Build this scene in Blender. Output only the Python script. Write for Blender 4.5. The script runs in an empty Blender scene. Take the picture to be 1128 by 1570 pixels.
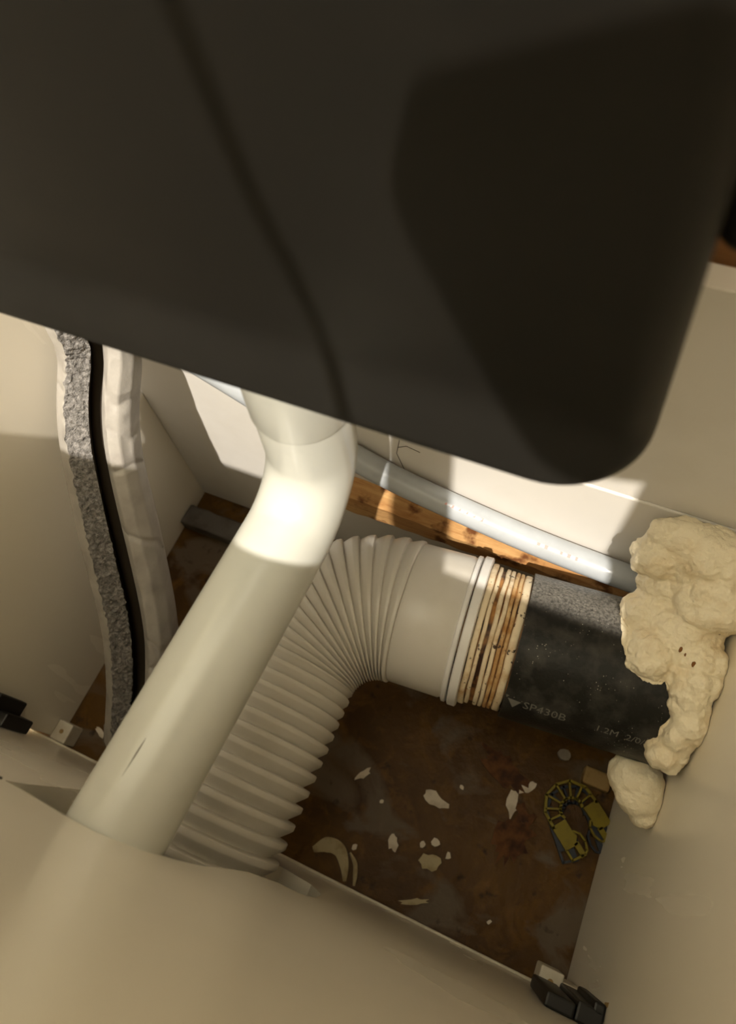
import bpy, bmesh, math, random
from mathutils import Vector, Matrix, noise

random.seed(7)
scene = bpy.context.scene
COL = scene.collection

# ------------------------------------------------------------------ camera, world, sun, exposure
cam_data = bpy.data.cameras.new('camera')
cam = bpy.data.objects.new('camera', cam_data)
COL.objects.link(cam)
cam_data.sensor_fit = 'HORIZONTAL'
cam_data.sensor_width = 36.0
cam_data.lens = 36.0 * 1065.9 / 1128.0
cam_data.clip_start = 0.01
cam_data.dof.use_dof = True
cam_data.dof.focus_distance = 0.50
cam_data.dof.aperture_fstop = 10.0
RIGHT = Vector((0.91422, 0.39568, -0.08741))
DOWN = Vector((0.31911, -0.83595, -0.44649))
FWD = Vector((-0.24974, 0.38030, -0.89051))
CAM = Vector((0.0, 0.0, 0.70))
mw = Matrix.Identity(4)
for r in range(3):
    mw[r][0] = RIGHT[r]; mw[r][1] = -DOWN[r]; mw[r][2] = -FWD[r]; mw[r][3] = CAM[r]
cam.matrix_world = mw
scene.camera = cam

world = bpy.data.worlds.new('room_light')
scene.world = world
world.use_nodes = True
bg = world.node_tree.nodes['Background']
bg.inputs['Color'].default_value = (1.0, 0.90, 0.66, 1)
bg.inputs['Strength'].default_value = 2.3

SUN_DIR = Vector((-0.1423, 0.5053, -0.8511)).normalized()
sun_data = bpy.data.lights.new('sun', 'SUN')
sun_data.energy = 3.1
sun_data.color = (1.0, 0.93, 0.82)
sun_data.angle = math.radians(0.75)
sun = bpy.data.objects.new('sun', sun_data)
sun.rotation_euler = SUN_DIR.to_track_quat('-Z', 'Y').to_euler()
sun.location = (0.1, -1.5, 2.5)
COL.objects.link(sun)

scene.view_settings.view_transform = 'Standard'
scene.view_settings.look = 'None'
scene.view_settings.gamma = 1.0
scene.view_settings.use_curve_mapping = False
scene.view_settings.exposure = 0.85

# ------------------------------------------------------------------ materials
def new_mat(name, color, rough=0.5, spec=0.5):
    m = bpy.data.materials.new(name); m.use_nodes = True
    b = m.node_tree.nodes['Principled BSDF']
    b.inputs['Base Color'].default_value = (*color, 1)
    b.inputs['Roughness'].default_value = rough
    b.inputs['Specular IOR Level'].default_value = spec
    return m

def nd(m, kind, **kw):
    n = m.node_tree.nodes.new(kind)
    for k, v in kw.items():
        if k in n.inputs: n.inputs[k].default_value = v
        else: setattr(n, k, v)
    return n

def lk(m, a, b): m.node_tree.links.new(a, b)

def coords(m, scale=(1, 1, 1)):
    tc = nd(m, 'ShaderNodeTexCoord'); mp = nd(m, 'ShaderNodeMapping')
    mp.inputs['Scale'].default_value = scale
    lk(m, tc.outputs['Object'], mp.inputs['Vector'])
    return mp.outputs['Vector']

def noise_fac(m, vec, scale, lo, hi, detail=4.0, rough=0.55, distortion=0.0):
    n = nd(m, 'ShaderNodeTexNoise', Scale=scale, Detail=detail, Roughness=rough, Distortion=distortion)
    lk(m, vec, n.inputs['Vector'])
    r = nd(m, 'ShaderNodeMapRange')
    r.inputs['From Min'].default_value = lo; r.inputs['From Max'].default_value = hi
    lk(m, n.outputs['Fac'], r.inputs['Value'])
    return r.outputs['Result']

def mix(m, fac, a, b):
    x = nd(m, 'ShaderNodeMix', data_type='RGBA')
    if isinstance(fac, float): x.inputs[0].default_value = fac
    else: lk(m, fac, x.inputs[0])
    for s, v in ((6, a), (7, b)):
        if isinstance(v, tuple): x.inputs[s].default_value = (*v, 1)
        else: lk(m, v, x.inputs[s])
    return x.outputs[2]

def base(m, sock): lk(m, sock, m.node_tree.nodes['Principled BSDF'].inputs['Base Color'])

def bump(m, sock, strength=0.3, dist=0.001):
    b = nd(m, 'ShaderNodeBump', Strength=strength, Distance=dist)
    lk(m, sock, b.inputs['Height'])
    lk(m, b.outputs['Normal'], m.node_tree.nodes['Principled BSDF'].inputs['Normal'])

def mottled(name, c1, c2, scale, lo, hi, rough=0.5, spec=0.5, bump_s=0.0, bump_scale=200, stretch=(1, 1, 1), bdist=0.001):
    m = new_mat(name, c1, rough, spec)
    v = coords(m, stretch)
    base(m, mix(m, noise_fac(m, v, scale, lo, hi), c1, c2))
    if bump_s:
        bump(m, noise_fac(m, v, bump_scale, 0.2, 0.8, 3.0), bump_s, bdist)
    return m

M = {}
# glossy melamine panel, a few dirty streaks
m = new_mat('cream_melamine', (0.80, 0.72, 0.60), 0.20, 0.5)
v = coords(m, (1, 6, 1))
c = mix(m, noise_fac(m, v, 9, 0.55, 0.85), (0.90, 0.835, 0.71), (0.89, 0.823, 0.697))
base(m, c)
rr = nd(m, 'ShaderNodeMapRange'); n = nd(m, 'ShaderNodeTexNoise', Scale=6.0, Detail=3.0)
rr.inputs['To Min'].default_value = 0.16; rr.inputs['To Max'].default_value = 0.34
lk(m, v, n.inputs['Vector']); lk(m, n.outputs['Fac'], rr.inputs['Value'])
lk(m, rr.outputs['Result'], m.node_tree.nodes['Principled BSDF'].inputs['Roughness'])
M['melamine'] = m
M['back_panel'] = mottled('back_panel_paint', (0.78, 0.745, 0.69), (0.72, 0.68, 0.615), 14, 0.5, 0.8, 0.45, 0.4, 0.06, 120)
M['white_pvc'] = mottled('white_pvc', (0.56, 0.56, 0.515), (0.52, 0.52, 0.475), 40, 0.55, 0.8, 0.24, 0.5)
M['hose'] = mottled('corrugated_white_plastic', (0.62, 0.585, 0.53), (0.56, 0.525, 0.465), 30, 0.5, 0.8, 0.34, 0.45)
M['cuff_ring'] = mottled('pale_grey_ring', (0.72, 0.70, 0.68), (0.62, 0.60, 0.58), 30, 0.5, 0.8, 0.35, 0.45)
M['scratch'] = new_mat('dark_scratch', (0.10, 0.085, 0.06), 0.7)

# black cistern plastic
M['cistern'] = mottled('black_cistern_plastic', (0.0130, 0.0122, 0.0108), (0.0160, 0.0148, 0.013), 12, 0.4, 0.7, 0.45, 0.10)
M['black_clip'] = new_mat('black_clip_plastic', (0.008, 0.008, 0.008), 0.45)

# black soil pipe, dusty with pale specks
m = new_mat('black_soil_pipe', (0.02, 0.02, 0.02), 0.45, 0.28)
v = coords(m)
dust_and_sun = mix(m, noise_fac(m, v, 60, 0.45, 0.75), (0.010, 0.0095, 0.0085), (0.050, 0.047, 0.042))
sx_ = nd(m, 'ShaderNodeSeparateXYZ'); lk(m, v, sx_.inputs[0])      # sunlit rear of the dusty crown, its brightness painted into the colour
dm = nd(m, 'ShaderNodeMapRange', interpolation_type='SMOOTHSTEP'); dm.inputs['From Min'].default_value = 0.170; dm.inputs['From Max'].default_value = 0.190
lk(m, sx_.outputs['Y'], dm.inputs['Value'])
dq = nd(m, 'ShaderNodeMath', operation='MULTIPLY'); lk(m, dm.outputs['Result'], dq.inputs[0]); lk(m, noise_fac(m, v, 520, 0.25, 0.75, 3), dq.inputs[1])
dust_and_sun = mix(m, dq.outputs[0], dust_and_sun, (0.24, 0.225, 0.20))
sp = nd(m, 'ShaderNodeTexVoronoi', Scale=420.0); lk(m, v, sp.inputs['Vector'])
rg = nd(m, 'ShaderNodeMapRange'); rg.inputs['From Min'].default_value = 0.16; rg.inputs['From Max'].default_value = 0.08
lk(m, sp.outputs['Distance'], rg.inputs['Value'])
mk = nd(m, 'ShaderNodeMath', operation='MULTIPLY'); lk(m, rg.outputs['Result'], mk.inputs[0])
lk(m, noise_fac(m, v, 90, 0.52, 0.60), mk.inputs[1])
base(m, mix(m, mk.outputs[0], dust_and_sun, (0.42, 0.40, 0.36)))
bump(m, noise_fac(m, v, 420, 0.3, 0.7, 2.0), 0.18, 0.0006)
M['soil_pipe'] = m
M['pipe_print'] = new_mat('pale_pipe_print', (0.15, 0.145, 0.13), 0.7)

# stained seal
m = new_mat('stained_seal_rubber', (0.7, 0.55, 0.33), 0.5, 0.3)
v = coords(m)
c = mix(m, noise_fac(m, v, 55, 0.50, 0.72, 5, 0.6), (0.74, 0.62, 0.44), (0.46, 0.28, 0.12))
c = mix(m, noise_fac(m, v, 190, 0.63, 0.68, 3), c, (0.04, 0.02, 0.01))
base(m, c); M['seal'] = m
m = new_mat('orange_stained_seal', (0.5, 0.3, 0.1), 0.5, 0.3)
v = coords(m)
c = mix(m, noise_fac(m, v, 60, 0.40, 0.62, 5, 0.6), (0.62, 0.43, 0.22), (0.36, 0.17, 0.045))
c = mix(m, noise_fac(m, v, 190, 0.64, 0.69, 3), c, (0.05, 0.02, 0.01))
base(m, c); M['seal_orange'] = m
m = new_mat('stained_seal_groove', (0.12, 0.05, 0.02), 0.5, 0.3)
v = coords(m)
base(m, mix(m, noise_fac(m, v, 45, 0.42, 0.62, 4), (0.035, 0.013, 0.006), (0.42, 0.20, 0.06))); M['groove'] = m

# wet stained chipboard floor
m = new_mat('stained_chipboard', (0.1, 0.04, 0.01), 0.5, 0.25)
v = coords(m)
c = mix(m, noise_fac(m, v, 9, 0.35, 0.68, 5, 0.6, 0.4), (0.115, 0.054, 0.006), (0.050, 0.020, 0.003))
c = mix(m, noise_fac(m, v, 34, 0.5, 0.72, 6, 0.65, 0.8), c, (0.165, 0.078, 0.010))
v2 = coords(m, (1, 1.4, 1)); 
c = mix(m, noise_fac(m, v2, 13, 0.53, 0.61, 4, 0.5, 0.6), c, (0.135, 0.098, 0.062))
c = mix(m, noise_fac(m, v, 60, 0.62, 0.75, 4), c, (0.02, 0.007, 0.003))
base(m, c)
bump(m, noise_fac(m, v, 70, 0.3, 0.7, 6), 0.35, 0.002)
M['floor'] = m
m = new_mat('torn_chipboard', (0.12, 0.05, 0.015), 0.6, 0.2)
v = coords(m); base(m, mix(m, noise_fac(m, v, 90, 0.4, 0.65, 5), (0.14, 0.055, 0.014), (0.045, 0.014, 0.005))); M['torn'] = m
M['flake'] = mottled('plaster_flake', (0.74, 0.65, 0.53), (0.55, 0.46, 0.35), 80, 0.45, 0.7, 0.8, 0.2)
M['cream_peel'] = mottled('cream_peel', (0.50, 0.42, 0.26), (0.30, 0.22, 0.11), 60, 0.45, 0.7, 0.7, 0.2)
M['pebble'] = mottled('grey_pebble', (0.30, 0.26, 0.21), (0.2, 0.17, 0.13), 80, 0.45, 0.7, 0.9, 0.2)
M['dusty'] = mottled('dusty_dark_timber', (0.13, 0.115, 0.10), (0.07, 0.055, 0.042), 40, 0.4, 0.7, 0.85, 0.15, 0.3, 120)

# foam
m = new_mat('expanding_foam', (0.86, 0.74, 0.50), 0.42, 0.35)
v = coords(m)
base(m, mix(m, noise_fac(m, v, 45, 0.5, 0.78, 4), (0.91, 0.81, 0.60), (0.78, 0.62, 0.38)))
vb = nd(m, 'ShaderNodeTexVoronoi', feature='SMOOTH_F1', Scale=190.0); lk(m, v, vb.inputs['Vector'])
ad = nd(m, 'ShaderNodeMath', operation='MULTIPLY_ADD'); lk(m, noise_fac(m, v, 420, 0.3, 0.7, 4), ad.inputs[0]); ad.inputs[1].default_value = 0.35
iv = nd(m, 'ShaderNodeMath', operation='SUBTRACT'); iv.inputs[0].default_value = 1.0; lk(m, vb.outputs['Distance'], iv.inputs[1]); lk(m, iv.outputs[0], ad.inputs[2])
bump(m, ad.outputs[0], 0.55, 0.0022)
M['foam'] = m
M['foam_hole'] = new_mat('foam_pore', (0.20, 0.09, 0.03), 0.8, 0.1)

# pipe insulation
M['lag_skin'] = mottled('insulation_skin', (0.42, 0.39, 0.35), (0.32, 0.29, 0.26), 50, 0.4, 0.75, 0.45, 0.4, 0.2, 220)
m = new_mat('insulation_cut_face', (0.25, 0.24, 0.23), 0.8, 0.2)
v = coords(m); base(m, mix(m, noise_fac(m, v, 320, 0.40, 0.62, 4), (0.15, 0.14, 0.13), (0.29, 0.27, 0.255)))
bump(m, noise_fac(m, v, 420, 0.3, 0.7, 3), 0.7, 0.002)
M['lag_cut'] = m
M['lag_dark'] = new_mat('insulation_slit', (0.055, 0.043, 0.032), 0.9, 0.1)

# timber
m = new_mat('orange_timber', (0.6, 0.32, 0.1), 0.55, 0.25)
v = coords(m, (1, 8, 8))
c = mix(m, noise_fac(m, v, 14, 0.35, 0.7, 5, 0.6, 0.6), (0.60, 0.36, 0.15), (0.36, 0.16, 0.05))
v = coords(m)
c = mix(m, noise_fac(m, v, 42, 0.56, 0.66, 4), c, (0.14, 0.05, 0.015))
base(m, c); bump(m, noise_fac(m, v, 120, 0.3, 0.7, 4), 0.3, 0.0015); M['timber'] = m
m = new_mat('brown_board', (0.42, 0.22, 0.09), 0.5, 0.3)
v = coords(m, (1, 10, 14)); base(m, mix(m, noise_fac(m, v, 12, 0.35, 0.7, 5, 0.6, 0.5), (0.44, 0.23, 0.10), (0.25, 0.11, 0.04))); M['board'] = m
M['water_pipe'] = mottled('white_water_pipe', (0.45, 0.475, 0.50), (0.39, 0.41, 0.43), 40, 0.45, 0.75, 0.28, 0.5)
M['red_print'] = new_mat('faded_red_print', (0.60, 0.33, 0.30), 0.6)
M['yellow'] = mottled('yellow_plastic', (0.24, 0.185, 0.008), (0.18, 0.13, 0.008), 60, 0.45, 0.7, 0.45, 0.35)
M['navy'] = mottled('navy_plastic', (0.012, 0.018, 0.034), (0.02, 0.022, 0.03), 60, 0.45, 0.7, 0.4, 0.4)
M['tan'] = mottled('tan_wood_chip', (0.36, 0.24, 0.10), (0.24, 0.14, 0.05), 70, 0.45, 0.7, 0.7, 0.2)
M['white_block'] = mottled('white_block_plastic', (0.74, 0.68, 0.56), (0.64, 0.57, 0.45), 60, 0.45, 0.7, 0.4, 0.4)
M['wallpaint'] = mottled('room_wall_paint', (0.80, 0.74, 0.60), (0.76, 0.70, 0.56), 5, 0.4, 0.7, 0.7, 0.2)
M['panelling'] = mottled('dark_wall_panelling', (0.11, 0.08, 0.05), (0.08, 0.055, 0.035), 5, 0.4, 0.7, 0.6, 0.2)
M['room_floor'] = mottled('room_floor_vinyl', (0.16, 0.10, 0.055), (0.11, 0.065, 0.035), 8, 0.4, 0.7, 0.5, 0.3)
M['phone'] = new_mat('dark_phone_glass', (0.012, 0.012, 0.013), 0.2)
M['lens'] = new_mat('lens_glass', (0.01, 0.012, 0.02), 0.05)
M['skin'] = mottled('skin', (0.55, 0.33, 0.23), (0.48, 0.27, 0.18), 40, 0.4, 0.7, 0.5, 0.3)
M['sleeve'] = mottled('dark_sleeve', (0.03, 0.03, 0.035), (0.02, 0.02, 0.025), 80, 0.4, 0.7, 0.9, 0.1)
M['cable'] = new_mat('grey_cable', (0.25, 0.24, 0.22), 0.5)

# ------------------------------------------------------------------ helpers
def obj(name, bm, mats, parent=None, smooth=True, angle=None):
    me = bpy.data.meshes.new(name)
    bmesh.ops.recalc_face_normals(bm, faces=bm.faces)
    bm.to_mesh(me); bm.free()
    if not isinstance(mats, (list, tuple)): mats = [mats]
    for q in mats: me.materials.append(q)
    if smooth:
        if angle is None:
            for p in me.polygons: p.use_smooth = True
        else:
            me.shade_smooth() if False else None
            for p in me.polygons: p.use_smooth = True
            me.set_sharp_from_angle(angle=math.radians(angle))
    o = bpy.data.objects.new(name, me); COL.objects.link(o)
    if parent:
        o.parent = parent
        o.matrix_parent_inverse = Matrix.Translation(-parent.location)
    return o

def tag(o, label, cat, group=None):
    o['label'] = label; o['category'] = cat
    if group: o['group'] = group
    return o

def thing(name, label, cat, loc, group=None):
    o = bpy.data.objects.new(name, None); COL.objects.link(o)
    o.location = loc; o.empty_display_size = 0.02
    return tag(o, label, cat, group)

def struct(o):
    o['kind'] = 'structure'; return o

def box_bm(x0, x1, y0, y1, z0, z1, bev=0.0, seg=2, bm=None):
    own = bmesh.new()
    bmesh.ops.create_cube(own, size=1.0)
    for w in own.verts:
        w.co = Vector(((x0 + x1) / 2 + w.co.x * (x1 - x0), (y0 + y1) / 2 + w.co.y * (y1 - y0), (z0 + z1) / 2 + w.co.z * (z1 - z0)))
    if bev:
        bmesh.ops.bevel(own, geom=own.edges[:], offset=bev, segments=seg, profile=0.5, affect='EDGES')
    if bm is None: return own
    join(bm, own); return bm

def join(bm, other, matrix=None):
    me = bpy.data.meshes.new('tmp'); other.to_mesh(me); other.free()
    if matrix: me.transform(matrix)
    bm.from_mesh(me); bpy.data.meshes.remove(me)

def smooth_path(pts, step):
    """Catmull-Rom resample"""
    P = [Vector(p) for p in pts]
    P = [P[0] * 2 - P[1]] + P + [P[-1] * 2 - P[-2]]
    out = []
    for i in range(1, len(P) - 2):
        n = max(2, int((P[i + 1] - P[i]).length / step))
        for k in range(n):
            t = k / n
            a, b, c, d = P[i - 1], P[i], P[i + 1], P[i + 2]
            out.append(0.5 * ((2 * b) + (c - a) * t + (2 * a - 5 * b + 4 * c - d) * t * t + (3 * b - a - 3 * c + d) * t ** 3))
    out.append(P[-2]); return out

def frames(path, up=Vector((0, 0, 1))):
    fr = []; n = len(path); prev = None
    for i in range(n):
        t = (path[min(i + 1, n - 1)] - path[max(i - 1, 0)]).normalized()
        if prev is None:
            u = up - t * up.dot(t)
            if u.length < 1e-4: u = Vector((1, 0, 0)) - t * t.x
        else:
            u = prev - t * prev.dot(t)
        u.normalize(); prev = u
        fr.append((t, u, t.cross(u)))
    return fr

def tube_bm(path, radii, n=32, cap=True, bm=None, wall=0.0):
    bm = bm or bmesh.new()
    if not isinstance(radii, (list, tuple)): radii = [radii] * len(path)
    fr = frames(path); rings = []
    for p, r, (t, u, w) in zip(path, radii, fr):
        rings.append([bm.verts.new(p + u * (r * math.cos(a)) + w * (r * math.sin(a))) for a in [2 * math.pi * k / n for k in range(n)]])
    if wall:
        for p, r, (t, u, w) in reversed(list(zip(path, radii, fr))):
            q = r - wall
            rings.append([bm.verts.new(p + u * (q * math.cos(a)) + w * (q * math.sin(a))) for a in [2 * math.pi * k / n for k in range(n)]])
        rings.append(rings[0])
    for a, b in zip(rings, rings[1:]):
        for k in range(n):
            bm.faces.new((a[k], a[(k + 1) % n], b[(k + 1) % n], b[k]))
    if cap and not wall:
        bm.faces.new(rings[0][::-1]); bm.faces.new(rings[-1])
    return bm

def bm_noise(bm, amp, scale, seed=0.0):
    bm.normal_update()
    for w in bm.verts:
        w.co += w.normal * (amp * noise.fractal(w.co * scale + Vector((seed, seed * 2, 0)), 1.0, 2.0, 3))
    return bm

def prism_bm(poly, z0, z1):
    bm = bmesh.new()
    f = bm.faces.new([bm.verts.new((x, y, z0)) for x, y in poly])
    r = bmesh.ops.extrude_face_region(bm, geom=[f])
    for g in r['geom']:
        if isinstance(g, bmesh.types.BMVert): g.co.z = z1
    return bm

# ------------------------------------------------------------------ setting
XL, XR, YF, YB = -0.386, 0.130, -0.051, 0.254
bm = bmesh.new()
NX, NY = 60, 40
g = [[bm.verts.new((-0.42 + 0.58 * i / NX, -0.075 + 0.335 * j / NY, 0)) for j in range(NY + 1)] for i in range(NX + 1)]
for i in range(NX):
    for j in range(NY): bm.faces.new((g[i][j], g[i + 1][j], g[i + 1][j + 1], g[i][j + 1]))
for row in g:
    for w in row: w.co.z = -0.0009 + 0.0008 * noise.noise(w.co * 45)
top = bm.faces[:]
box_bm(-0.42, 0.16, -0.075, 0.26, -0.018, -0.003, bm=bm)
floor = struct(obj('floor', bm, M['floor']))
floor['label'] = 'brown water-stained chipboard floor of the boxed-in unit'

# outside room, only glimpsed
struct(obj('floor_outside', box_bm(-2.2, 2.2, -2.6, 0.34, -0.04, -0.02), M['room_floor'], smooth=False))
for nm, ext in (('wall_room_back', (-1.5, 1.5, 0.34, 0.40)), ('wall_room_front', (-1.5, 1.5, -2.16, -2.10)), ('wall_room_left', (-1.56, -1.5, -2.16, 0.40)), ('wall_room_right', (1.5, 1.56, -2.16, 0.40))):
    struct(obj(nm, box_bm(*ext, -0.02, 2.3), M['panelling' if nm == 'wall_room_front' else 'wallpaint'], smooth=False))

struct(obj('wall_left', box_bm(XL - 0.016, XL, YF + 0.004, YB, 0.0, 0.614, 0.0008), M['melamine'], smooth=False))
struct(obj('wall_right', box_bm(XR, XR + 0.016, YF + 0.0002, YB, 0.0, 1.028, 0.0008), M['melamine'], smooth=False))
# back: lower sheet proud of the upper one, joint in between
wb = struct(obj('wall_back', box_bm(-0.42, 0.42, YB, YB + 0.016, 0.0, 0.274, 0.0012), M['back_panel'], smooth=False))
obj('upper_sheet', box_bm(-0.42, 0.42, YB + 0.0012, YB + 0.016, 0.2745, 0.462, 0.0008), M['back_panel'], wb, smooth=False)

for pts in ([(-0.1266, 0.2551), (-0.1299, 0.2344), (-0.1243, 0.2124), (-0.1235, 0.2043)], [(-0.1285, 0.2440), (-0.1210, 0.2500), (-0.1100, 0.2470)]):
    obj('hairline_crack', tube_bm([Vector((x, YB - 0.0001, z)) for x, z in pts], 0.0003, 6), M['dusty'], wb)

# front panel with a rough pipe hole
hole = [(-0.207, 0.352), (-0.190, 0.3535), (-0.176, 0.357), (-0.162, 0.3602), (-0.149, 0.3605), (-0.138, 0.353), (-0.1275, 0.338),
        (-0.1185, 0.322), (-0.1120, 0.300), (-0.1075, 0.262), (-0.1020, 0.232), (-0.086, 0.2115), (-0.072, 0.2105), (-0.0635, 0.190), (-0.0655, 0.155),
        (-0.078, 0.128), (-0.105, 0.110), (-0.150, 0.104), (-0.195, 0.112), (-0.216, 0.135), (-0.224, 0.177), (-0.220, 0.230), (-0.213, 0.29), (-0.207, 0.335)]
bm = bmesh.new()
outer = [(-0.50, 0.0), (0.25, 0.0), (0.25, 0.613), (-0.50, 0.613)]
eds = []
for loop in (outer, hole):
    vs = [bm.verts.new((x, YF, z)) for x, z in loop]
    for a, b in zip(vs, vs[1:] + vs[:1]): eds.append(bm.edges.new((a, b)))
bmesh.ops.triangle_fill(bm, use_beauty=True, use_dissolve=False, edges=eds)
r = bmesh.ops.extrude_face_region(bm, geom=bm.faces[:])
for q in r['geom']:
    if isinstance(q, bmesh.types.BMVert): q.co.y = YF - 0.016
wf = struct(obj('wall_front', bm, M['melamine'], smooth=False))
wf['label'] = 'glossy cream front panel with a rough pipe hole'
# chipped laminate crack running off the hole
bm = bmesh.new()
pts = [Vector((-0.2075 - 0.0035 * k, YF + 0.0003, 0.354 + 0.0032 * k + 0.0012 * random.uniform(-1, 1))) for k in range(12)]
tube_bm(pts, [0.0006 + 0.0004 * random.random() for _ in pts], 6, bm=bm)
obj('laminate_crack', bm, M['scratch'], wf)
# thin bead along the foot of the front panel
struct(obj('trim_1', box_bm(-0.45, 0.105, YF, YF + 0.0022, 0.026, 0.0295, 0.0006), M['white_block'], smooth=False))

# board behind the back panel
tag(obj('brown_board', box_bm(-0.6, 0.6, YB + 0.024, YB + 0.046, -0.018, 0.62, 0.002), M['board'], smooth=False),
    'orange brown wooden board behind the top edge of the back panel', 'board')

# ------------------------------------------------------------------ cistern
ci = thing('toilet_cistern', 'large black plastic cistern with rounded lower corner above the pipes', 'cistern', (-0.14, 0.2, 0.470))
def rr_section(x0, x1, y0, y1, rad, n=10):
    pts = []
    for cx_, cy_, a0 in ((x1 - rad, y1 - rad, 0), (x0 + rad, y1 - rad, 90), (x0 + rad, y0 + rad, 180), (x1 - rad, y0 + rad, 270)):
        for k in range(n + 1):
            a = math.radians(a0 + 90 * k / n)
            pts.append((cx_ + rad * math.cos(a), cy_ + rad * math.sin(a)))
    return pts
bm = bmesh.new()
rings = []
#  z, inset in x on the sides, front y
lev = []
for k in range(11):      # rounded lower corner in elevation
    a = math.radians(90 * k / 10)
    lev.append((0.4700 + 0.022 * (1 - math.cos(a)), 0.022 * (1 - math.sin(a)), 0.1318 + 0.0055 * (1 - math.cos(a))))
for z, ins, fy in ((0.497, 0.0002, 0.1383), (0.503, 0.0008, 0.1387), (0.510, 0.0014, 0.1380), (0.54, 0.0042, 0.1338), (0.58, 0.0080, 0.1282), (0.66, 0.0155, 0.1170), (0.69, 0.018, 0.1128)):
    lev.append((z, ins, fy))
for z, ins, fy in lev:
    rings.append([bm.verts.new((x, y, z)) for x, y in rr_section(-0.315 + ins, 0.0215 - ins, fy, 0.2535, 0.014)])
for a, b in zip(rings, rings[1:]):
    for k in range(len(a)): bm.faces.new((a[k], a[(k + 1) % len(a)], b[(k + 1) % len(a)], b[k]))
bm.faces.new(rings[0][::-1]); bm.faces.new(rings[-1])
obj('tank', bm, M['cistern'], ci, angle=50)
obj('side_lug', box_bm(0.012, 0.037, 0.150, 0.235, 0.567, 0.66, 0.009, 5), M['cistern'], ci)
obj('lid', box_bm(-0.32, 0.028, 0.106, 0.2535, 0.690, 0.712, 0.006, 4), M['cistern'], ci)

# ------------------------------------------------------------------ flush pipe
fp = thing('flush_pipe', 'smooth white plastic flush pipe bending down from black cistern into front panel hole', 'pipe', (-0.15, -0.05, 0.33))
A = Vector((-0.1530, -0.110, 0.330)); B = Vector((-0.1405, 0.168, 0.331)); Cc = Vector((-0.1360, 0.170, 0.4695))
d1 = (B - A).normalized(); d2 = (Cc - B).normalized(); rb = 0.046
s0 = B - d1 * rb; s1 = B + d2 * rb
path = [A + (s0 - A) * (k / 24) for k in range(24)]
for k in range(21):
    a = math.radians(90 * k / 20)
    path.append(s0 + d1 * (rb * math.sin(a)) + d2 * (rb * (1 - math.cos(a))))
path += [s1 + (Cc - s1) * (k / 8) for k in range(1, 9)]
obj('pipe_body', tube_bm(path, 0.0262, 64), M['white_pvc'], fp, angle=40)
top = [Cc + (s1 - Cc) * 0.62, Cc + (s1 - Cc) * 0.60, Cc + (s1 - Cc) * 0.02]
obj('coupling', tube_bm(top, [0.0268, 0.0274, 0.0274], 64), M['white_pvc'], fp, angle=40)
scr = [Vector((-0.1508 + 0.0002 * k, -0.026 + 0.0025 * k, 0.33035 + 0.0262)) for k in range(9)]
obj('scratch', tube_bm(scr, [0.00005, 0.0001, 0.00015, 0.0002, 0.0003, 0.00035, 0.0003, 0.0002, 0.00005], 6), M['scratch'], fp)

# ------------------------------------------------------------------ pan connector
ZA = 0.177
pc = thing('pan_connector', 'white corrugated flexible pan connector curving from front panel hole to black pipe', 'pan connector', (-0.155, -0.05, ZA))
YAW = math.radians(4.5)
u = Vector((math.cos(YAW), math.sin(YAW), 0)); yv = Vector((0, 1, 0))
X0 = -0.1545; RB = 0.0755; ys = 0.0790
turn = math.pi / 2 - YAW
cen = Vector((X0 + RB, ys, ZA))
def axis(s):
    """centre line of the connector; s = 0 where the bend begins"""
    if s < 0: return Vector((X0, ys + s, ZA)), yv
    if s < RB * turn:
        a = s / RB
        return cen + Vector((-math.cos(a), math.sin(a), 0)) * RB, Vector((math.sin(a), math.cos(a), 0))
    e = cen + Vector((-math.cos(turn), math.sin(turn), 0)) * RB
    return e + u * (s - RB * turn), u
def lathe_bm(profile, n=96, cap=False):
    bm = bmesh.new(); rings = []
    for s, r in profile:
        p, t = axis(s)
        w = Vector((0, 0, 1)); h = t.cross(w)
        rings.append([bm.verts.new(p + h * (r * math.cos(a)) + w * (r * math.sin(a))) for a in [2 * math.pi * k / n for k in range(n)]])
    for a, b in zip(rings, rings[1:]):
        for k in range(n): bm.faces.new((a[k], a[(k + 1) % n], b[(k + 1) % n], b[k]))
    if cap: bm.faces.new(rings[0][::-1]); bm.faces.new(rings[-1])
    return bm
SE = RB * turn
prof = []
s = -0.150
# straight run: widely drawn-out ribs, each with a long slope and a short steep lip; the bend: packed flat ribs
RIB = ((0.0, 0.0), (0.05, 0.03), (0.2, 0.30), (0.35, 0.57), (0.5, 0.83), (0.58, 0.955), (0.63, 1.0), (0.78, 1.0), (0.89, 1.0), (0.94, 0.90), (0.97, 0.5), (0.99, 0.1))
while s < SE + 0.002:
    q = min(1.0, max(0.0, (s + 0.13) / 0.135))
    pit = 0.0136 * (1 - q) + 0.0078 * q
    if s > SE * 0.62: pit = 0.0082
    depth = 0.0082 * (1 - q) + 0.0030 * q
    for t, h_ in RIB:
        prof.append((s + pit * t, 0.0568 - depth + depth * h_))
    s += pit
prof.append((s, 0.0530))
obj('corrugated_hose', lathe_bm(prof), M['hose'], pc, angle=38)
sc = s
SX = SE + (-0.0785 - axis(SE)[0].x) / u.x
def sx(x): return SE + (x - axis(SE)[0].x) / u.x
obj('cuff', lathe_bm([(sc - 0.001, 0.049), (sc, 0.0545), (sc + 0.002, 0.0553), (sx(-0.043), 0.0556), (sx(-0.042), 0.0548), (sx(-0.0405), 0.0548)]), M['hose'], pc, angle=40)
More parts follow.
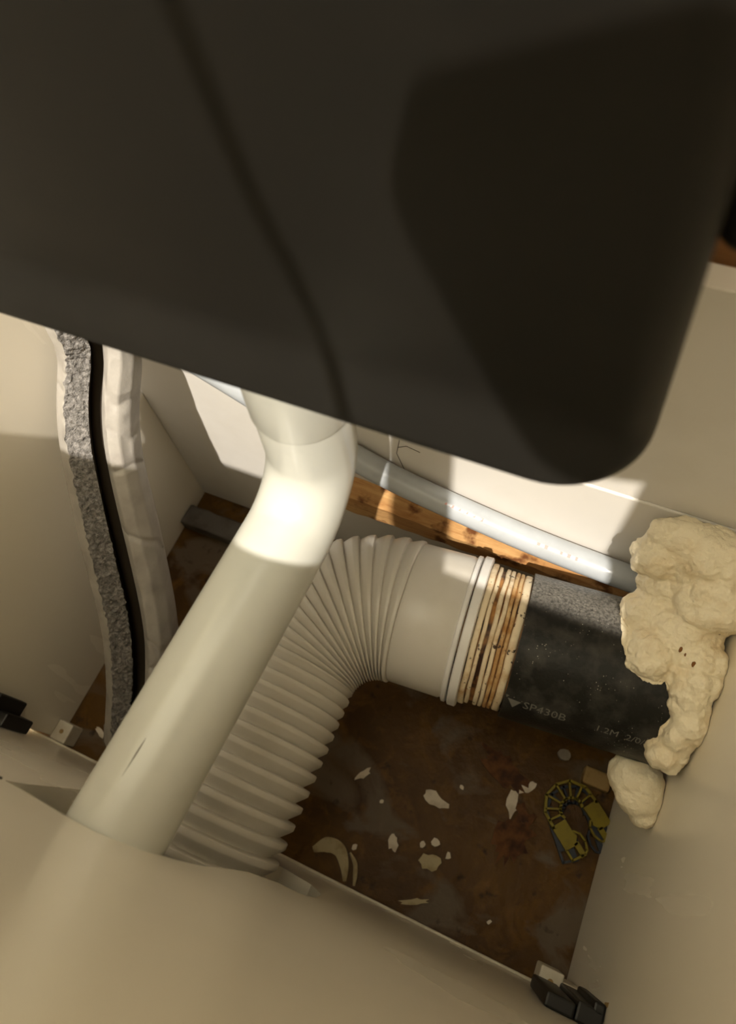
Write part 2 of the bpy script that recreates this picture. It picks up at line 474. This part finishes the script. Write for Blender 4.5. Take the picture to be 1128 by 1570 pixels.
for xa, xb, rad in ((-0.0405, -0.0365, 0.0572), (-0.0355, -0.0285, 0.0582)):
    a, b = sx(xa), sx(xb)
    obj('cuff_ring', lathe_bm([(a, 0.050), (a, rad - 0.0012), (a + 0.0008, rad), (b - 0.0008, rad), (b, rad - 0.0012), (b, 0.050)]), M['cuff_ring'], pc, angle=50)
obj('seal_core', lathe_bm([(sx(-0.045), 0.0503), (sx(0.030), 0.0503)], cap=True), M['groove'], pc, angle=40)
for xa, xb, rad, mk_ in ((-0.0284, -0.0236, 0.0545, 'seal'), (-0.0231, -0.0200, 0.0530, 'seal'), (-0.0174, -0.0139, 0.0527, 'seal'), (-0.0135, -0.0103, 0.0525, 'seal'),
                    (-0.0099, -0.0069, 0.0523, 'seal_orange'), (-0.0065, -0.0035, 0.0521, 'seal_orange'), (-0.0031, 0.0028, 0.0520, 'seal')):
    a, b = sx(xa), sx(xb); w = (b - a) * 0.3
    pr = [(a, 0.046), (a, 0.0500), (a + w * 0.25, rad - 0.0005), (a + w * 0.8, rad), (b - w * 0.8, rad), (b - w * 0.25, rad - 0.0005), (b, 0.0500), (b, 0.046)]
    fin = lathe_bm(pr)
    for vtx in fin.verts: vtx.co += Vector((0.0007 * noise.noise(vtx.co * 60 + Vector((xa * 900, 0, 0))), 0, 0))
    obj('seal_fin', fin, M[mk_], pc, angle=60)

# ------------------------------------------------------------------ black soil pipe
RP = 0.0552
def on_u(x): return axis(sx(x))[0]
sp_ = thing('soil_pipe', 'black plastic soil pipe leaving through the right panel, dusty on top', 'pipe', on_u(0.07))
a, b = on_u(0.0032), on_u(0.1295)
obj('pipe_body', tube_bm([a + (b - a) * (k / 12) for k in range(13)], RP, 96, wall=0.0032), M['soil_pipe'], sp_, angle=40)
def pipe_text(body, x0, ang0, size, name):
    cu = bpy.data.curves.new('txt', 'FONT'); cu.body = body; cu.size = size; cu.resolution_u = 2
    to = bpy.data.objects.new('txt', cu); COL.objects.link(to)
    dg = bpy.context.evaluated_depsgraph_get()
    me = bpy.data.meshes.new_from_object(to.evaluated_get(dg))
    bpy.data.objects.remove(to)
    bm = bmesh.new(); bm.from_mesh(me)
    bmesh.ops.triangulate(bm, faces=bm.faces[:])
    for w in bm.verts:
        ang = ang0 + w.co.y / RP
        p = on_u(x0 + w.co.x)
        h = Vector((u.y, -u.x, 0))          # towards the front of the box
        w.co = p + (h * math.cos(ang) + Vector((0, 0, 1)) * math.sin(ang)) * (RP + 0.00025)
    return obj(name, bm, M['pipe_print'], sp_, smooth=False)
pipe_text('SP430B', 0.0165, math.radians(25), 0.0098, 'lettering')
pipe_text('1.2M  2/0/12/17B', 0.0655, math.radians(26), 0.0078, 'lettering')
# the worn wedge emblem before the lettering
bm = bmesh.new()
h = Vector((u.y, -u.x, 0))
def pp(x, ang): return on_u(x) + (h * math.cos(ang) + Vector((0, 0, 1)) * math.sin(ang)) * (RP + 0.00025)
for tri in (((0.0055, 31), (0.0150, 30), (0.0102, 22)), ((0.0008 + 0.003, 34), (0.0062, 33.5), (0.0045, 31))):
    bm.faces.new([bm.verts.new(pp(x, math.radians(an))) for x, an in tri])
obj('emblem', bm, M['pipe_print'], sp_, smooth=False)

# ------------------------------------------------------------------ foam
def blob_mesh(blobs, voxel, amp, scale, seed):
    bm = bmesh.new()
    for (c, r, st) in blobs:
        o2 = bmesh.new(); bmesh.ops.create_icosphere(o2, subdivisions=3, radius=r)
        for w in o2.verts: w.co = Vector((w.co.x * st[0], w.co.y * st[1], w.co.z * st[2])) + Vector(c)
        join(bm, o2)
    me = bpy.data.meshes.new('tmp'); bm.to_mesh(me); bm.free()
    o = bpy.data.objects.new('tmp', me); COL.objects.link(o)
    md = o.modifiers.new('r', 'REMESH'); md.mode = 'VOXEL'; md.voxel_size = voxel
    sm = o.modifiers.new('s', 'SMOOTH'); sm.factor = 0.5; sm.iterations = 1
    dg = bpy.context.evaluated_depsgraph_get()
    out = bpy.data.meshes.new_from_object(o.evaluated_get(dg))
    bpy.data.objects.remove(o); bpy.data.meshes.remove(me)
    bm = bmesh.new(); bm.from_mesh(out); bpy.data.meshes.remove(out)
    bm.normal_update()
    for w in bm.verts:
        p = w.co * scale + Vector((seed, 0, 0))
        cell = noise.voronoi(p)[0][0]
        c2 = noise.voronoi(p * 2.6)[0][0]
        w.co += w.normal * (amp * (0.6 - cell) + amp * 0.5 * noise.noise(p * 0.45) + amp * 0.38 * (0.5 - c2) + amp * 0.2 * noise.noise(p * 4.5))
    return bm
def trim_right(bm, x):
    for w in bm.verts:
        if w.co.x > x: w.co.x = x
        if w.co.y > YB - 0.0005: w.co.y = YB - 0.0005
        c_ = axis(sx(w.co.x))[0]; dy_, dz_ = w.co.y - c_.y, w.co.z - c_.z      # keep clear of the soil pipe
        d_ = math.hypot(dy_, dz_)
        if d_ < RP + 0.0004 and w.co.x > 0.0: f_ = (RP + 0.0004) / max(d_, 1e-5); w.co.y = c_.y + dy_ * f_; w.co.z = c_.z + dz_ * f_
    return bm
main = [((0.079, 0.236, 0.274), 0.014, (1.5, 1, 1)), ((0.070, 0.226, 0.262), 0.016, (1.1, 1, 1)), ((0.098, 0.232, 0.268), 0.022, (1.3, 1, 1)),
        ((0.088, 0.222, 0.238), 0.023, (1, 1, 1)), ((0.110, 0.215, 0.250), 0.026, (1, 1, 1)),
        ((0.083, 0.199, 0.222), 0.022, (1, 1, 1)), ((0.088, 0.183, 0.214), 0.024, (1, 1, 1)), ((0.102, 0.190, 0.228), 0.026, (1, 1, 1)),
        ((0.113, 0.176, 0.228), 0.022, (1, 1, 1)), ((0.116, 0.160, 0.232), 0.0165, (1, 1, 1)), ((0.118, 0.150, 0.226), 0.014, (1, 1, 1)),
        ((0.121, 0.138, 0.222), 0.0125, (1, 1, 1)), ((0.117, 0.129, 0.214), 0.0115, (1, 1, 1)), ((0.116, 0.119, 0.204), 0.0125, (1.05, 1, 1)), ((0.0875, 0.171, 0.230), 0.0175, (1, 1, 1))]
fo = thing('expanding_foam', 'lumpy cream expanding foam collar around black pipe at right panel', 'foam', (0.115, 0.18, 0.23))
foam_o = obj('foam_mass', trim_right(blob_mesh(main, 0.0014, 0.0042, 85, 3.1), XR - 0.0003), M['foam'], fo)
bm = bmesh.new()
for p, r in (((0.1165, 0.1975, 0.252), 0.0022), ((0.121, 0.2060, 0.2575), 0.0022), ((0.1060, 0.168, 0.250), 0.0030), ((0.0985, 0.174, 0.250), 0.0024), ((0.1020, 0.171, 0.250), 0.0018)):
    hit = foam_o.closest_point_on_mesh(Vector(p))
    o2 = bmesh.new(); bmesh.ops.create_icosphere(o2, subdivisions=2, radius=r)
    for w in o2.verts: w.co.x *= 0.6
    join(bm, o2, Matrix.Translation(hit[1] - hit[2] * (r * 0.75)))
obj('pores', bm, M['foam_hole'], fo)['kind'] = 'stuff'
low = [((0.111, 0.103, 0.160), 0.0175, (1.05, 0.95, 1)), ((0.115, 0.094, 0.158), 0.0165, (1, 0.9, 1)), ((0.122, 0.085, 0.155), 0.0105, (1, 1, 1)), ((0.104, 0.108, 0.158), 0.012, (1, 1, 1))]
tag(obj('foam_blob', trim_right(blob_mesh(low, 0.0013, 0.0022, 90, 9.7), XR - 0.0003), M['foam']),
    'single round dollop of cream foam on right panel below black pipe', 'foam')

# ------------------------------------------------------------------ white water pipe, batten, floor strip
wp = thing('water_pipe', 'slim white water pipe with faded red print along the back wall', 'pipe', (0.0, 0.238, 0.19))
wpath = smooth_path([(-0.300, 0.2405, 0.312), (-0.2508, 0.2405, 0.2835), (-0.19, 0.2405, 0.2465), (-0.1425, 0.2405, 0.2235), (-0.0956, 0.2405, 0.2085), (-0.0186, 0.2405, 0.1915), (0.0499, 0.2405, 0.1840), (0.129, 0.2405, 0.181)], 0.006)
obj('pipe_body', tube_bm(wpath, 0.0105, 32), M['water_pipe'], wp, angle=40)
bm = bmesh.new()
random.seed(3)
tf = Vector((0, -0.45, 0.9)).normalized()
for q in wpath:
    for lo, hi in ((-0.090, -0.050), (-0.010, 0.032)):
        if lo < q.x < hi:
            for e in (0.0, 0.003):
                if random.random() < 0.75:
                    c0 = q + tf * 0.0106 + Vector((e, 0, -e * 0.2))
                    wv = Vector((0.0009 + 0.0005 * random.random(), 0, -0.0002)); hv = Vector((0, 0.9, 0.45)) * (0.0009 + 0.0006 * random.random())
                    bm.faces.new([bm.verts.new(c0 + a_ * wv + b_ * hv) for a_, b_ in ((-1, -1), (1, -1), (1, 1), (-1, 1))])
obj('red_print', bm, M['red_print'], wp, smooth=False)['kind'] = 'stuff'

bm = bmesh.new()
nb, prev = 60, None
for i in range(nb + 1):
    t = i / nb; x = -0.20 + 0.329 * t
    zt = 0.1700 - 0.0130 * (x + 0.155) / 0.158 + 0.0016 * noise.noise(Vector((x * 60, 0, 1)))
    zb = 0.1330 + 0.0030 * noise.noise(Vector((x * 45, 5, 1)))
    yfr = 0.2350 + 0.0016 * noise.noise(Vector((x * 50, 2, 4)))
    ring = [bm.verts.new(q) for q in ((x, 0.2535, zt), (x, yfr + 0.003, zt), (x, yfr, zt - 0.004), (x, yfr + 0.001, zb + 0.003), (x, yfr + 0.004, zb), (x, 0.2535, zb))]
    if prev:
        for k in range(6): bm.faces.new((prev[k], prev[(k + 1) % 6], ring[(k + 1) % 6], ring[k]))
    else: bm.faces.new(ring)
    prev = ring
bm.faces.new(prev[::-1])
tag(obj('timber_batten', bm, M['timber'], smooth=False), 'rough orange timber batten on back wall behind the white hose', 'batten')

bm = box_bm(XL + 0.001, XR - 0.001, 0.205, 0.229, -0.0005, 0.017, 0.002, 2)
bmesh.ops.subdivide_edges(bm, edges=[e for e in bm.edges if abs(e.verts[0].co.x - e.verts[1].co.x) > 0.2], cuts=50)
bm_noise(bm, 0.0012, 70)
tag(obj('floor_strip', bm, M['dusty'], smooth=False), 'dusty dark timber strip lying on floor along the back wall', 'batten')

# ------------------------------------------------------------------ pipe insulation
lag = thing('pipe_insulation', 'grey foam pipe insulation split lengthwise, leaning in the left corner', 'insulation', (-0.306, -0.005, 0.04))
lp = smooth_path([(-0.2960, -0.0095, 0.034), (-0.2972, 0.0, 0.0446), (-0.3065, 0.0704, 0.1215), (-0.3330, 0.1610, 0.2640), (-0.3345, 0.2080, 0.3250), (-0.3335, 0.2180, 0.365)], 0.0014)
sec = []   # (u, v, kind)  kind: 0 skin, 1 cut face, 2 slit
def seg(a, b, n, kind):
    for k in range(n): sec.append((a[0] + (b[0] - a[0]) * k / n, a[1] + (b[1] - a[1]) * k / n, kind))
seg((-0.030, -0.024), (-0.0365, -0.010), 3, 0); seg((-0.0365, -0.010), (-0.0365, 0.006), 4, 0); seg((-0.0365, 0.006), (-0.0295, 0.0185), 4, 0)
seg((-0.0295, 0.0185), (-0.0095, 0.0200), 22, 1)
seg((-0.0095, 0.0200), (-0.0075, -0.006), 4, 2); seg((-0.0075, -0.006), (0.0013, -0.006), 1, 2); seg((0.0013, -0.006), (0.0015, 0.0165), 4, 2)
seg((0.0015, 0.0165), (0.005, 0.0232), 4, 0); seg((0.005, 0.0232), (0.015, 0.0250), 6, 0); seg((0.015, 0.0250), (0.026, 0.0190), 6, 0)
seg((0.026, 0.0190), (0.034, 0.0070), 5, 0); seg((0.034, 0.0070), (0.0355, -0.008), 5, 0); seg((0.0355, -0.008), (0.027, -0.024), 4, 0)
seg((0.027, -0.024), (-0.030, -0.024), 6, 0)
bm = bmesh.new(); rings = []
for i, p in enumerate(lp):
    t = (lp[min(i + 1, len(lp) - 1)] - lp[max(i - 1, 0)]).normalized()
    vdir = (CAM - p); vdir = (vdir - t * vdir.dot(t)).normalized()
    uu = t.cross(vdir)
    if uu.x < 0: uu = -uu
    ring = []
    ww = (0.88 if p.z < 0.2 else 0.88 - 0.10 * min(1, (p.z - 0.2) / 0.12)) + 0.05 * noise.noise(p * 14)
    for (a, b, kind) in sec:
        if -0.0101 < a < -0.0068: a -= 0.0035 * max(0.0, 1 - p.z / 0.25)
        q = p + uu * a * ww + vdir * b
        if kind == 1:
            e = 0.0011 * noise.noise(q * 330) + 0.0009 * noise.noise(q * 150)
            q += vdir * e * 1.5 + uu * (0.0016 * noise.noise(q * 260 + Vector((9, 0, 0))))
        elif kind == 0:
            crease = abs(noise.noise(q * 22 + Vector((0, 0, 7))))
            q += vdir * (-0.0026 * max(0.0, 1 - crease * 9)) + vdir * 0.0010 * noise.noise(q * 60)
        q.x = max(q.x, XL + 0.0015)
        ring.append(bm.verts.new(q))
    rings.append(ring)
ns = len(sec)
for a, b in zip(rings, rings[1:]):
    for k in range(ns):
        f = bm.faces.new((a[k], a[(k + 1) % ns], b[(k + 1) % ns], b[k])); f.material_index = sec[k][2]
obj('foam_sleeve', bm, [M['lag_skin'], M['lag_cut'], M['lag_dark']], lag, angle=60)
cp = [lp[i] for i in range(0, len(lp), 6)]
obj('inner_pipe', tube_bm([q + Vector((0, -0.001, 0.001)) for q in cp], 0.0058, 16), M['lag_dark'], lag)

# ------------------------------------------------------------------ corner blocks and clips
def corner_block(bx0, bx1, by0, by1, bz0, bz1, label):
    t = thing('corner_block', label, 'corner block', ((bx0 + bx1) / 2, (by0 + by1) / 2, bz0), 'white blocks in the front corners')
    obj('block', box_bm(bx0, bx1, by0, by1, bz0, bz1, 0.0012, 2), M['white_block'], t, smooth=False)
    c = [Vector(((bx0 + bx1) / 2, (by0 + by1) / 2, bz1 - 0.0005)), Vector(((bx0 + bx1) / 2, (by0 + by1) / 2, bz1 + 0.0002))]
    obj('screw_cap', tube_bm(c, 0.0022, 12), M['tan'], t, smooth=False)
    return t
corner_block(XL + 0.0005, XL + 0.0175, YF + 0.002, YF + 0.021, 0.0, 0.022, 'small white plastic corner block at floor by the left panel')
corner_block(0.0975, 0.1150, YF + 0.0005, YF + 0.0175, 0.045, 0.072, 'small white plastic corner block by the right panel')
t = thing('corner_bracket', 'pale slim corner piece between white block and right panel', 'bracket', (0.123, YF + 0.008, 0.04))
obj('bracket_plate', box_bm(0.1155, 0.1295, YF + 0.0005, YF + 0.013, 0.03, 0.070, 0.001, 2), M['white_block'], t, smooth=False)
t = thing('panel_clip', 'black plastic clip joining front panel to right panel', 'clip', (0.11, YF + 0.006, 0.10))
obj('clip_body', box_bm(0.0930, 0.1120, YF + 0.0003, YF + 0.0095, 0.072, 0.150, 0.0015, 2), M['black_clip'], t, smooth=False)
obj('clip_wing', box_bm(0.1125, 0.1297, YF + 0.0003, YF + 0.0125, 0.075, 0.150, 0.0015, 2), M['black_clip'], t, smooth=False)
obj('clip_wedge', box_bm(0.1220, 0.1297, YF + 0.0090, YF + 0.0165, 0.088, 0.150, 0.0015, 2), M['black_clip'], t, smooth=False)
t = thing('panel_clip', 'black plastic clip joining front panel to left panel', 'clip', (-0.38, YF + 0.008, 0.1))
obj('clip_body', box_bm(XL + 0.0003, XL + 0.018, YF + 0.0003, YF + 0.012, 0.088, 0.13, 0.0015, 2), M['black_clip'], t, smooth=False)
obj('clip_wing', box_bm(XL + 0.0003, XL + 0.009, YF + 0.008, YF + 0.024, 0.098, 0.14, 0.0015, 2), M['black_clip'], t, smooth=False)

# ------------------------------------------------------------------ debris
def flake(name, label, cat, x, y, length, width, rot, mat_, seed, group=None, thick=0.0012, n=14, rag=0.28, z=0.0):
    rnd = random.Random(seed); poly = []
    for k in range(n):
        a = 2 * math.pi * k / n
        r = 1 + rag * rnd.uniform(-1, 1)
        px, py = math.cos(a) * length / 2 * r, math.sin(a) * width / 2 * r
        poly.append((px * math.cos(rot) - py * math.sin(rot), px * math.sin(rot) + py * math.cos(rot)))
    bm = prism_bm(poly, 0.0, thick)
    bmesh.ops.triangulate(bm, faces=[f for f in bm.faces if len(f.verts) > 4])
    for w in bm.verts: w.co.z += 0.0006 * noise.noise(w.co * 120 + Vector((seed, 0, 0))) if w.co.z > 0 else 0
    o = obj(name, bm, mat_, smooth=False); o.location = (x, y, z)
    return tag(o, label, cat, group)
G = 'plaster flakes on the floor'
flake('plaster_flake', 'slim beige flake on floor beside the corrugated hose', 'flake', -0.0895, 0.0413, 0.017, 0.006, 0.95, M['flake'], 1, G)
flake('plaster_flake', 'wide white flake lying in the middle of brown floor', 'flake', -0.019, 0.0469, 0.023, 0.012, -0.15, M['flake'], 2, G)
flake('plaster_flake', 'upright triangular white flake pointing towards black pipe', 'flake', 0.0467, 0.0715, 0.025, 0.010, 1.75, M['flake'], 3, G)
flake('plaster_flake', 'oblong white flake nearest to yellow packer', 'flake', 0.0562, 0.0905, 0.020, 0.009, 0.75, M['flake'], 4, G)
flake('plaster_flake', 'small diamond-shaped white flake left of the pebble cluster', 'flake', -0.0408, -0.0018, 0.014, 0.008, 1.9, M['flake'], 5, G)
flake('plaster_flake', 'chunky cream flake under three small crumbs', 'flake', -0.0050, -0.0030, 0.018, 0.014, 0.3, M['cream_peel'], 6, G, 0.004)
for i, (x, y, s_, lb) in enumerate(((-0.0060, 0.0135, 0.0075, 'topmost pale crumb above the chunky cream flake'), (-0.0160, 0.0075, 0.006, 'leftmost pale crumb above the chunky cream flake'), (0.0085, 0.0075, 0.006, 'rightmost pale crumb above the chunky cream flake'))):
    flake('crumb', lb, 'crumb', x, y, s_, s_ * 0.8, i, M['flake'], 20 + i, 'crumbs by the chunky flake', 0.003, 9)
flake('crumb', 'tiny white crumb above the wide white flake', 'crumb', 0.0, 0.0665, 0.005, 0.004, 0, M['flake'], 31, None, 0.002, 8)
flake('crumb', 'tiny crumb on bare floor towards the front right corner', 'crumb', 0.0586, -0.0259, 0.005, 0.003, 1, M['flake'], 32, None, 0.002, 8)
flake('crumb', 'small pale crumb beside the curled cream peel', 'crumb', -0.0720, -0.0190, 0.006, 0.004, 1, M['flake'], 33, None, 0.002, 8)
flake('crumb', 'tiny pale crumb between hose and wide white flake', 'crumb', -0.0640, 0.0260, 0.004, 0.003, 1, M['flake'], 34, None, 0.002, 8)
flake('plaster_flake', 'dull brown strip-shaped flake near bottom edge of floor', 'flake', -0.0064, -0.0380, 0.024, 0.005, 0.45, M['cream_peel'], 8, G)
flake('plaster_flake', 'whitish flake beyond the flush pipe near insulation', 'flake', -0.3085, 0.1505, 0.020, 0.009, 0.9, M['flake'], 9, G)
flake('plaster_flake', 'pale crescent flake by the left white corner block', 'flake', -0.3500, -0.0260, 0.016, 0.005, -0.3, M['flake'], 10, G)
flake('pebble', 'round grey pebble on floor beneath black pipe', 'pebble', 0.0777, 0.1300, 0.012, 0.010, 0, M['pebble'], 11, None, 0.006, 10, 0.1)
flake('chipboard_shred', 'reddish torn chipboard shred below the triangular white flake', 'wood shred', 0.0560, 0.0450, 0.046, 0.030, 1.3, M['torn'], 12, 'torn chipboard shreds', 0.0018, 30, 0.3)
flake('chipboard_shred', 'dark torn chipboard shred near the mouth of black pipe', 'wood shred', 0.030, 0.098, 0.050, 0.022, -0.4, M['torn'], 13, 'torn chipboard shreds', 0.0018, 30, 0.35)
flake('chipboard_shred', 'small torn chipboard shred left of the yellow packer', 'wood shred', 0.058, 0.068, 0.018, 0.009, 2.2, M['torn'], 14, 'torn chipboard shreds', 0.0025, 16, 0.35)
tag(obj('wood_offcut', bm_noise(box_bm(0.098, 0.1225, 0.112, 0.128, 0.0, 0.012, 0.002, 2), 0.001, 80), M['tan'], smooth=False),
    'tan wood offcut on floor under the foam dollop', 'offcut')
flake('panel_chip', 'tiny brown chip stuck to lower right panel', 'chip', 0, 0, 0.008, 0.004, 0.5, M['tan'], 15, None, 0.0008, 7).matrix_world = Matrix.Translation((XR - 0.0001, -0.0347, 0.1468)) @ Matrix.Rotation(math.radians(-90), 4, 'Y')

# curled cream peel: an arc-shaped ribbon, and a thinner one inside it
def peel(name, label, pts, widths, mat_):
    P_ = smooth_path([(x, y, 0) for x, y in pts], 0.002); bm = bmesh.new(); prev = None; n = len(P_)
    for i, p in enumerate(P_):
        t = (P_[min(i + 1, n - 1)] - P_[max(i - 1, 0)]).normalized(); s_ = Vector((-t.y, t.x, 0))
        f = i / (n - 1) * (len(widths) - 1); k = min(int(f), len(widths) - 2); w_ = widths[k] + (widths[k + 1] - widths[k]) * (f - k)
        zc = 0.0004 + 0.0022 * math.sin(math.pi * i / (n - 1))
        ring = [bm.verts.new(p + s_ * a * w_ / 2 + Vector((0, 0, z_))) for a, z_ in ((-1, 0), (1, 0), (1, zc + 0.0015), (0, zc + 0.0022), (-1, zc + 0.0006))]
        if prev:
            for q in range(5): bm.faces.new((prev[q], prev[(q + 1) % 5], ring[(q + 1) % 5], ring[q]))
        else: bm.faces.new(ring)
        prev = ring
    bm.faces.new(prev[::-1])
    return tag(obj(name, bm, mat_, angle=40), label, 'peel', 'curled peels by the hose')
peel('cream_peel', 'broad curled cream peel on floor at foot of corrugated hose', [(-0.1060, -0.0360), (-0.0950, -0.0270), (-0.0830, -0.0270), (-0.0740, -0.0370), (-0.0690, -0.0480)], [0.005, 0.013, 0.012, 0.008, 0.003], M['cream_peel'])
peel('cream_peel', 'thin curled brownish peel just right of the broad cream peel', [(-0.0740, -0.0250), (-0.0660, -0.0310), (-0.0620, -0.0400), (-0.0600, -0.0480)], [0.002, 0.004, 0.004, 0.002], M['cream_peel'])

# ------------------------------------------------------------------ horseshoe packers
def bar(bm, p, q, w, z0, z1):
    p, q = Vector(p), Vector(q); d = (q - p); L = d.length; d.normalize(); n = Vector((-d.y, d.x))
    poly = [p + n * w / 2 - d * w * 0.3, p - n * w / 2 - d * w * 0.3, q - n * w / 2 + d * w * 0.3, q + n * w / 2 + d * w * 0.3]
    join(bm, prism_bm([(c.x, c.y) for c in poly], z0, z1))
def packer(label, mat_, loc, rot, z):
    """local frame: arch at +y, legs towards -y"""
    t = thing('horseshoe_packer', label, 'packer', loc, 'horseshoe packers')
    T = 0.004
    OUT = [(-0.0235, -0.008), (-0.0225, 0.009), (-0.0130, 0.0225), (0.0, 0.0262), (0.0130, 0.0225), (0.0225, 0.009), (0.0235, -0.008)]
    bm = bmesh.new()
    for a, b in zip(OUT, OUT[1:]): bar(bm, a, b, 0.0026, 0, T)
    IN = [(0.0105 * math.cos(math.radians(a)), -0.001 + 0.0105 * math.sin(math.radians(a))) for a in range(-20, 201, 20)]
    for a, b in zip(IN, IN[1:]): bar(bm, a, b, 0.0024, 0, T)
    for an in (2, 30, 60, 90, 120, 150, 178):
        c, s_ = math.cos(math.radians(an)), math.sin(math.radians(an))
        k = 0.0232 if an in (2, 178, 30, 150) else 0.0250
        bar(bm, (0.0105 * c, -0.001 + 0.0105 * s_), (k * c, k * s_ * 1.02), 0.0019, 0, T)
    def place(o): o.matrix_basis = Matrix.Translation(Vector(loc) + Vector((0, 0, z))) @ Matrix.Rotation(rot, 4, 'Z') @ Matrix.Diagonal((0.97, 0.86, 1, 1)); o.matrix_parent_inverse = Matrix.Translation(-Vector(loc)); return o
    place(obj('arch', bm, mat_, t, smooth=False))
    for s_ in (-1, 1):
        L = prism_bm([(s_ * 0.0248, -0.006), (s_ * 0.0102, -0.006), (s_ * 0.0102, -0.020), (s_ * 0.0090, -0.0245), (s_ * 0.0118, -0.0285), (s_ * 0.0115, -0.0315), (s_ * 0.0248, -0.0315)], 0, T)
        leg = bmesh.new(); join(leg, L)
        bar(leg, (s_ * 0.0240, -0.031), (s_ * 0.0240, -0.0415), 0.0020, 0, T)
        bar(leg, (s_ * 0.0240, -0.0415), (s_ * 0.0130, -0.0425), 0.0022, 0, T)
        bar(leg, (s_ * 0.0130, -0.0425), (s_ * 0.0130, -0.031), 0.0050, 0, T)
        tip = [(s_ * 0.0095, -0.0195), (s_ * 0.0055, -0.0245), (s_ * 0.0050, -0.0330), (s_ * 0.0075, -0.0405), (s_ * 0.0110, -0.0425)]
        for a, b in zip(tip, tip[1:]): bar(leg, a, b, 0.0018, 0, T)
        place(obj('leg', leg, mat_, t, smooth=False))
    return t
packer('yellow plastic horseshoe packer with slotted arch on floor by right panel', M['yellow'], (0.0955, 0.0875, 0.0), math.radians(51.5), 0.0047)
packer('navy plastic horseshoe packer mostly hidden under the yellow one', M['navy'], (0.0990, 0.0850, 0.0), math.radians(38), 0.0002)

# ------------------------------------------------------------------ toilet pan on the far side of the front panel, glimpsed through the hole
bm = bmesh.new(); rings = []
def oval(y, xc, zc, w, h): return [bm.verts.new((xc + w * math.copysign(abs(math.cos(a)) ** 0.7, math.cos(a)), y, zc + h * math.copysign(abs(math.sin(a)) ** 0.7, math.sin(a)))) for a in [2 * math.pi * k / 40 for k in range(40)]]
for y, w, h, zc in ((-0.16, 0.10, 0.10, 0.22), (-0.15, 0.155, 0.185, 0.2), (-0.0685, 0.165, 0.195, 0.2), (-0.0675, 0.17, 0.2, 0.2), (-0.0685, 0.178, 0.205, 0.2), (-0.25, 0.18, 0.21, 0.195), (-0.42, 0.17, 0.20, 0.205), (-0.52, 0.12, 0.15, 0.24), (-0.56, 0.04, 0.06, 0.28)):
    rings.append(oval(y, -0.15, zc, w, h))
for a, b in zip(rings, rings[1:]):
    for k in range(40): bm.faces.new((a[k], a[(k + 1) % 40], b[(k + 1) % 40], b[k]))
bm.faces.new(rings[0]); bm.faces.new(rings[-1][::-1])
tag(obj('toilet_pan', bm, M['white_block']), 'toilet pan back glimpsed through the sliver of hole beside flush pipe', 'toilet pan')

# ------------------------------------------------------------------ above the frame: what throws the shadows
wc = thing('sun_blocker_box', 'cream box added above the right panel to block sun, out of the frame', 'sun_blocker', (0.345, 0.08, 1.03))  # unseen box, added to keep stray sun off the upper back wall
obj('body', box_bm(0.09, 0.60, -0.145, 0.3395, 1.03, 1.70, 0.002), M['melamine'], wc, smooth=False)
obj('blocker_front', box_bm(0.092, 0.598, -0.165, -0.1455, 1.032, 1.698, 0.002), M['melamine'], wc, smooth=False)
pa = thing('shadow_block', 'flat grey block added on front panel edge to cast a shadow, above the frame', 'shadow_caster', (-0.0225, -0.0585, 0.6132))  # unseen block, added and shaped to throw the shadow on the back wall
obj('shadow_block_body', box_bm(-0.0480, 0.0030, -0.0680, -0.0490, 0.6132, 0.778, 0.004, 3), M['cable'], pa)
obj('cable', tube_bm(smooth_path([(-0.033, -0.0585, 0.775), (-0.0362, -0.056, 0.7900), (-0.0438, -0.053, 0.8495), (-0.0500, -0.053, 0.8800), (-0.0530, -0.053, 0.9169), (-0.064, -0.055, 1.08), (-0.10, -0.06, 1.6), (-0.10, -0.06, 2.3)], 0.01), 0.0030, 12), M['cable'], pa)
def at_cam(a, b, c): return CAM + RIGHT * a + DOWN * b + FWD * c
ph = thing('smartphone', 'dark smartphone held above the unit by the photographer', 'phone', at_cam(0.05, -0.035, -0.10))
e1 = (RIGHT * 0.043 + DOWN * 0.078 - FWD * 0.050).normalized()
e2 = (RIGHT * 0.060 + DOWN * -0.001 + FWD * 0.058); e2 = (e2 - e1 * e2.dot(e1)).normalized()
e3 = e1.cross(e2)
c0 = -0.10
corner = at_cam(-0.020 + 0.146 * c0, -0.0725 - 0.089 * c0, c0)
rot = Matrix((e2, e1, e2.cross(e1))).transposed().to_4x4()
bm = prism_bm(rr_section(0, 0.200, 0, 0.108, 0.020, 8), 0.0, 0.008)
bm.transform(Matrix.Translation(corner) @ rot)
obj('phone_body', bm, M['phone'], ph, smooth=False)
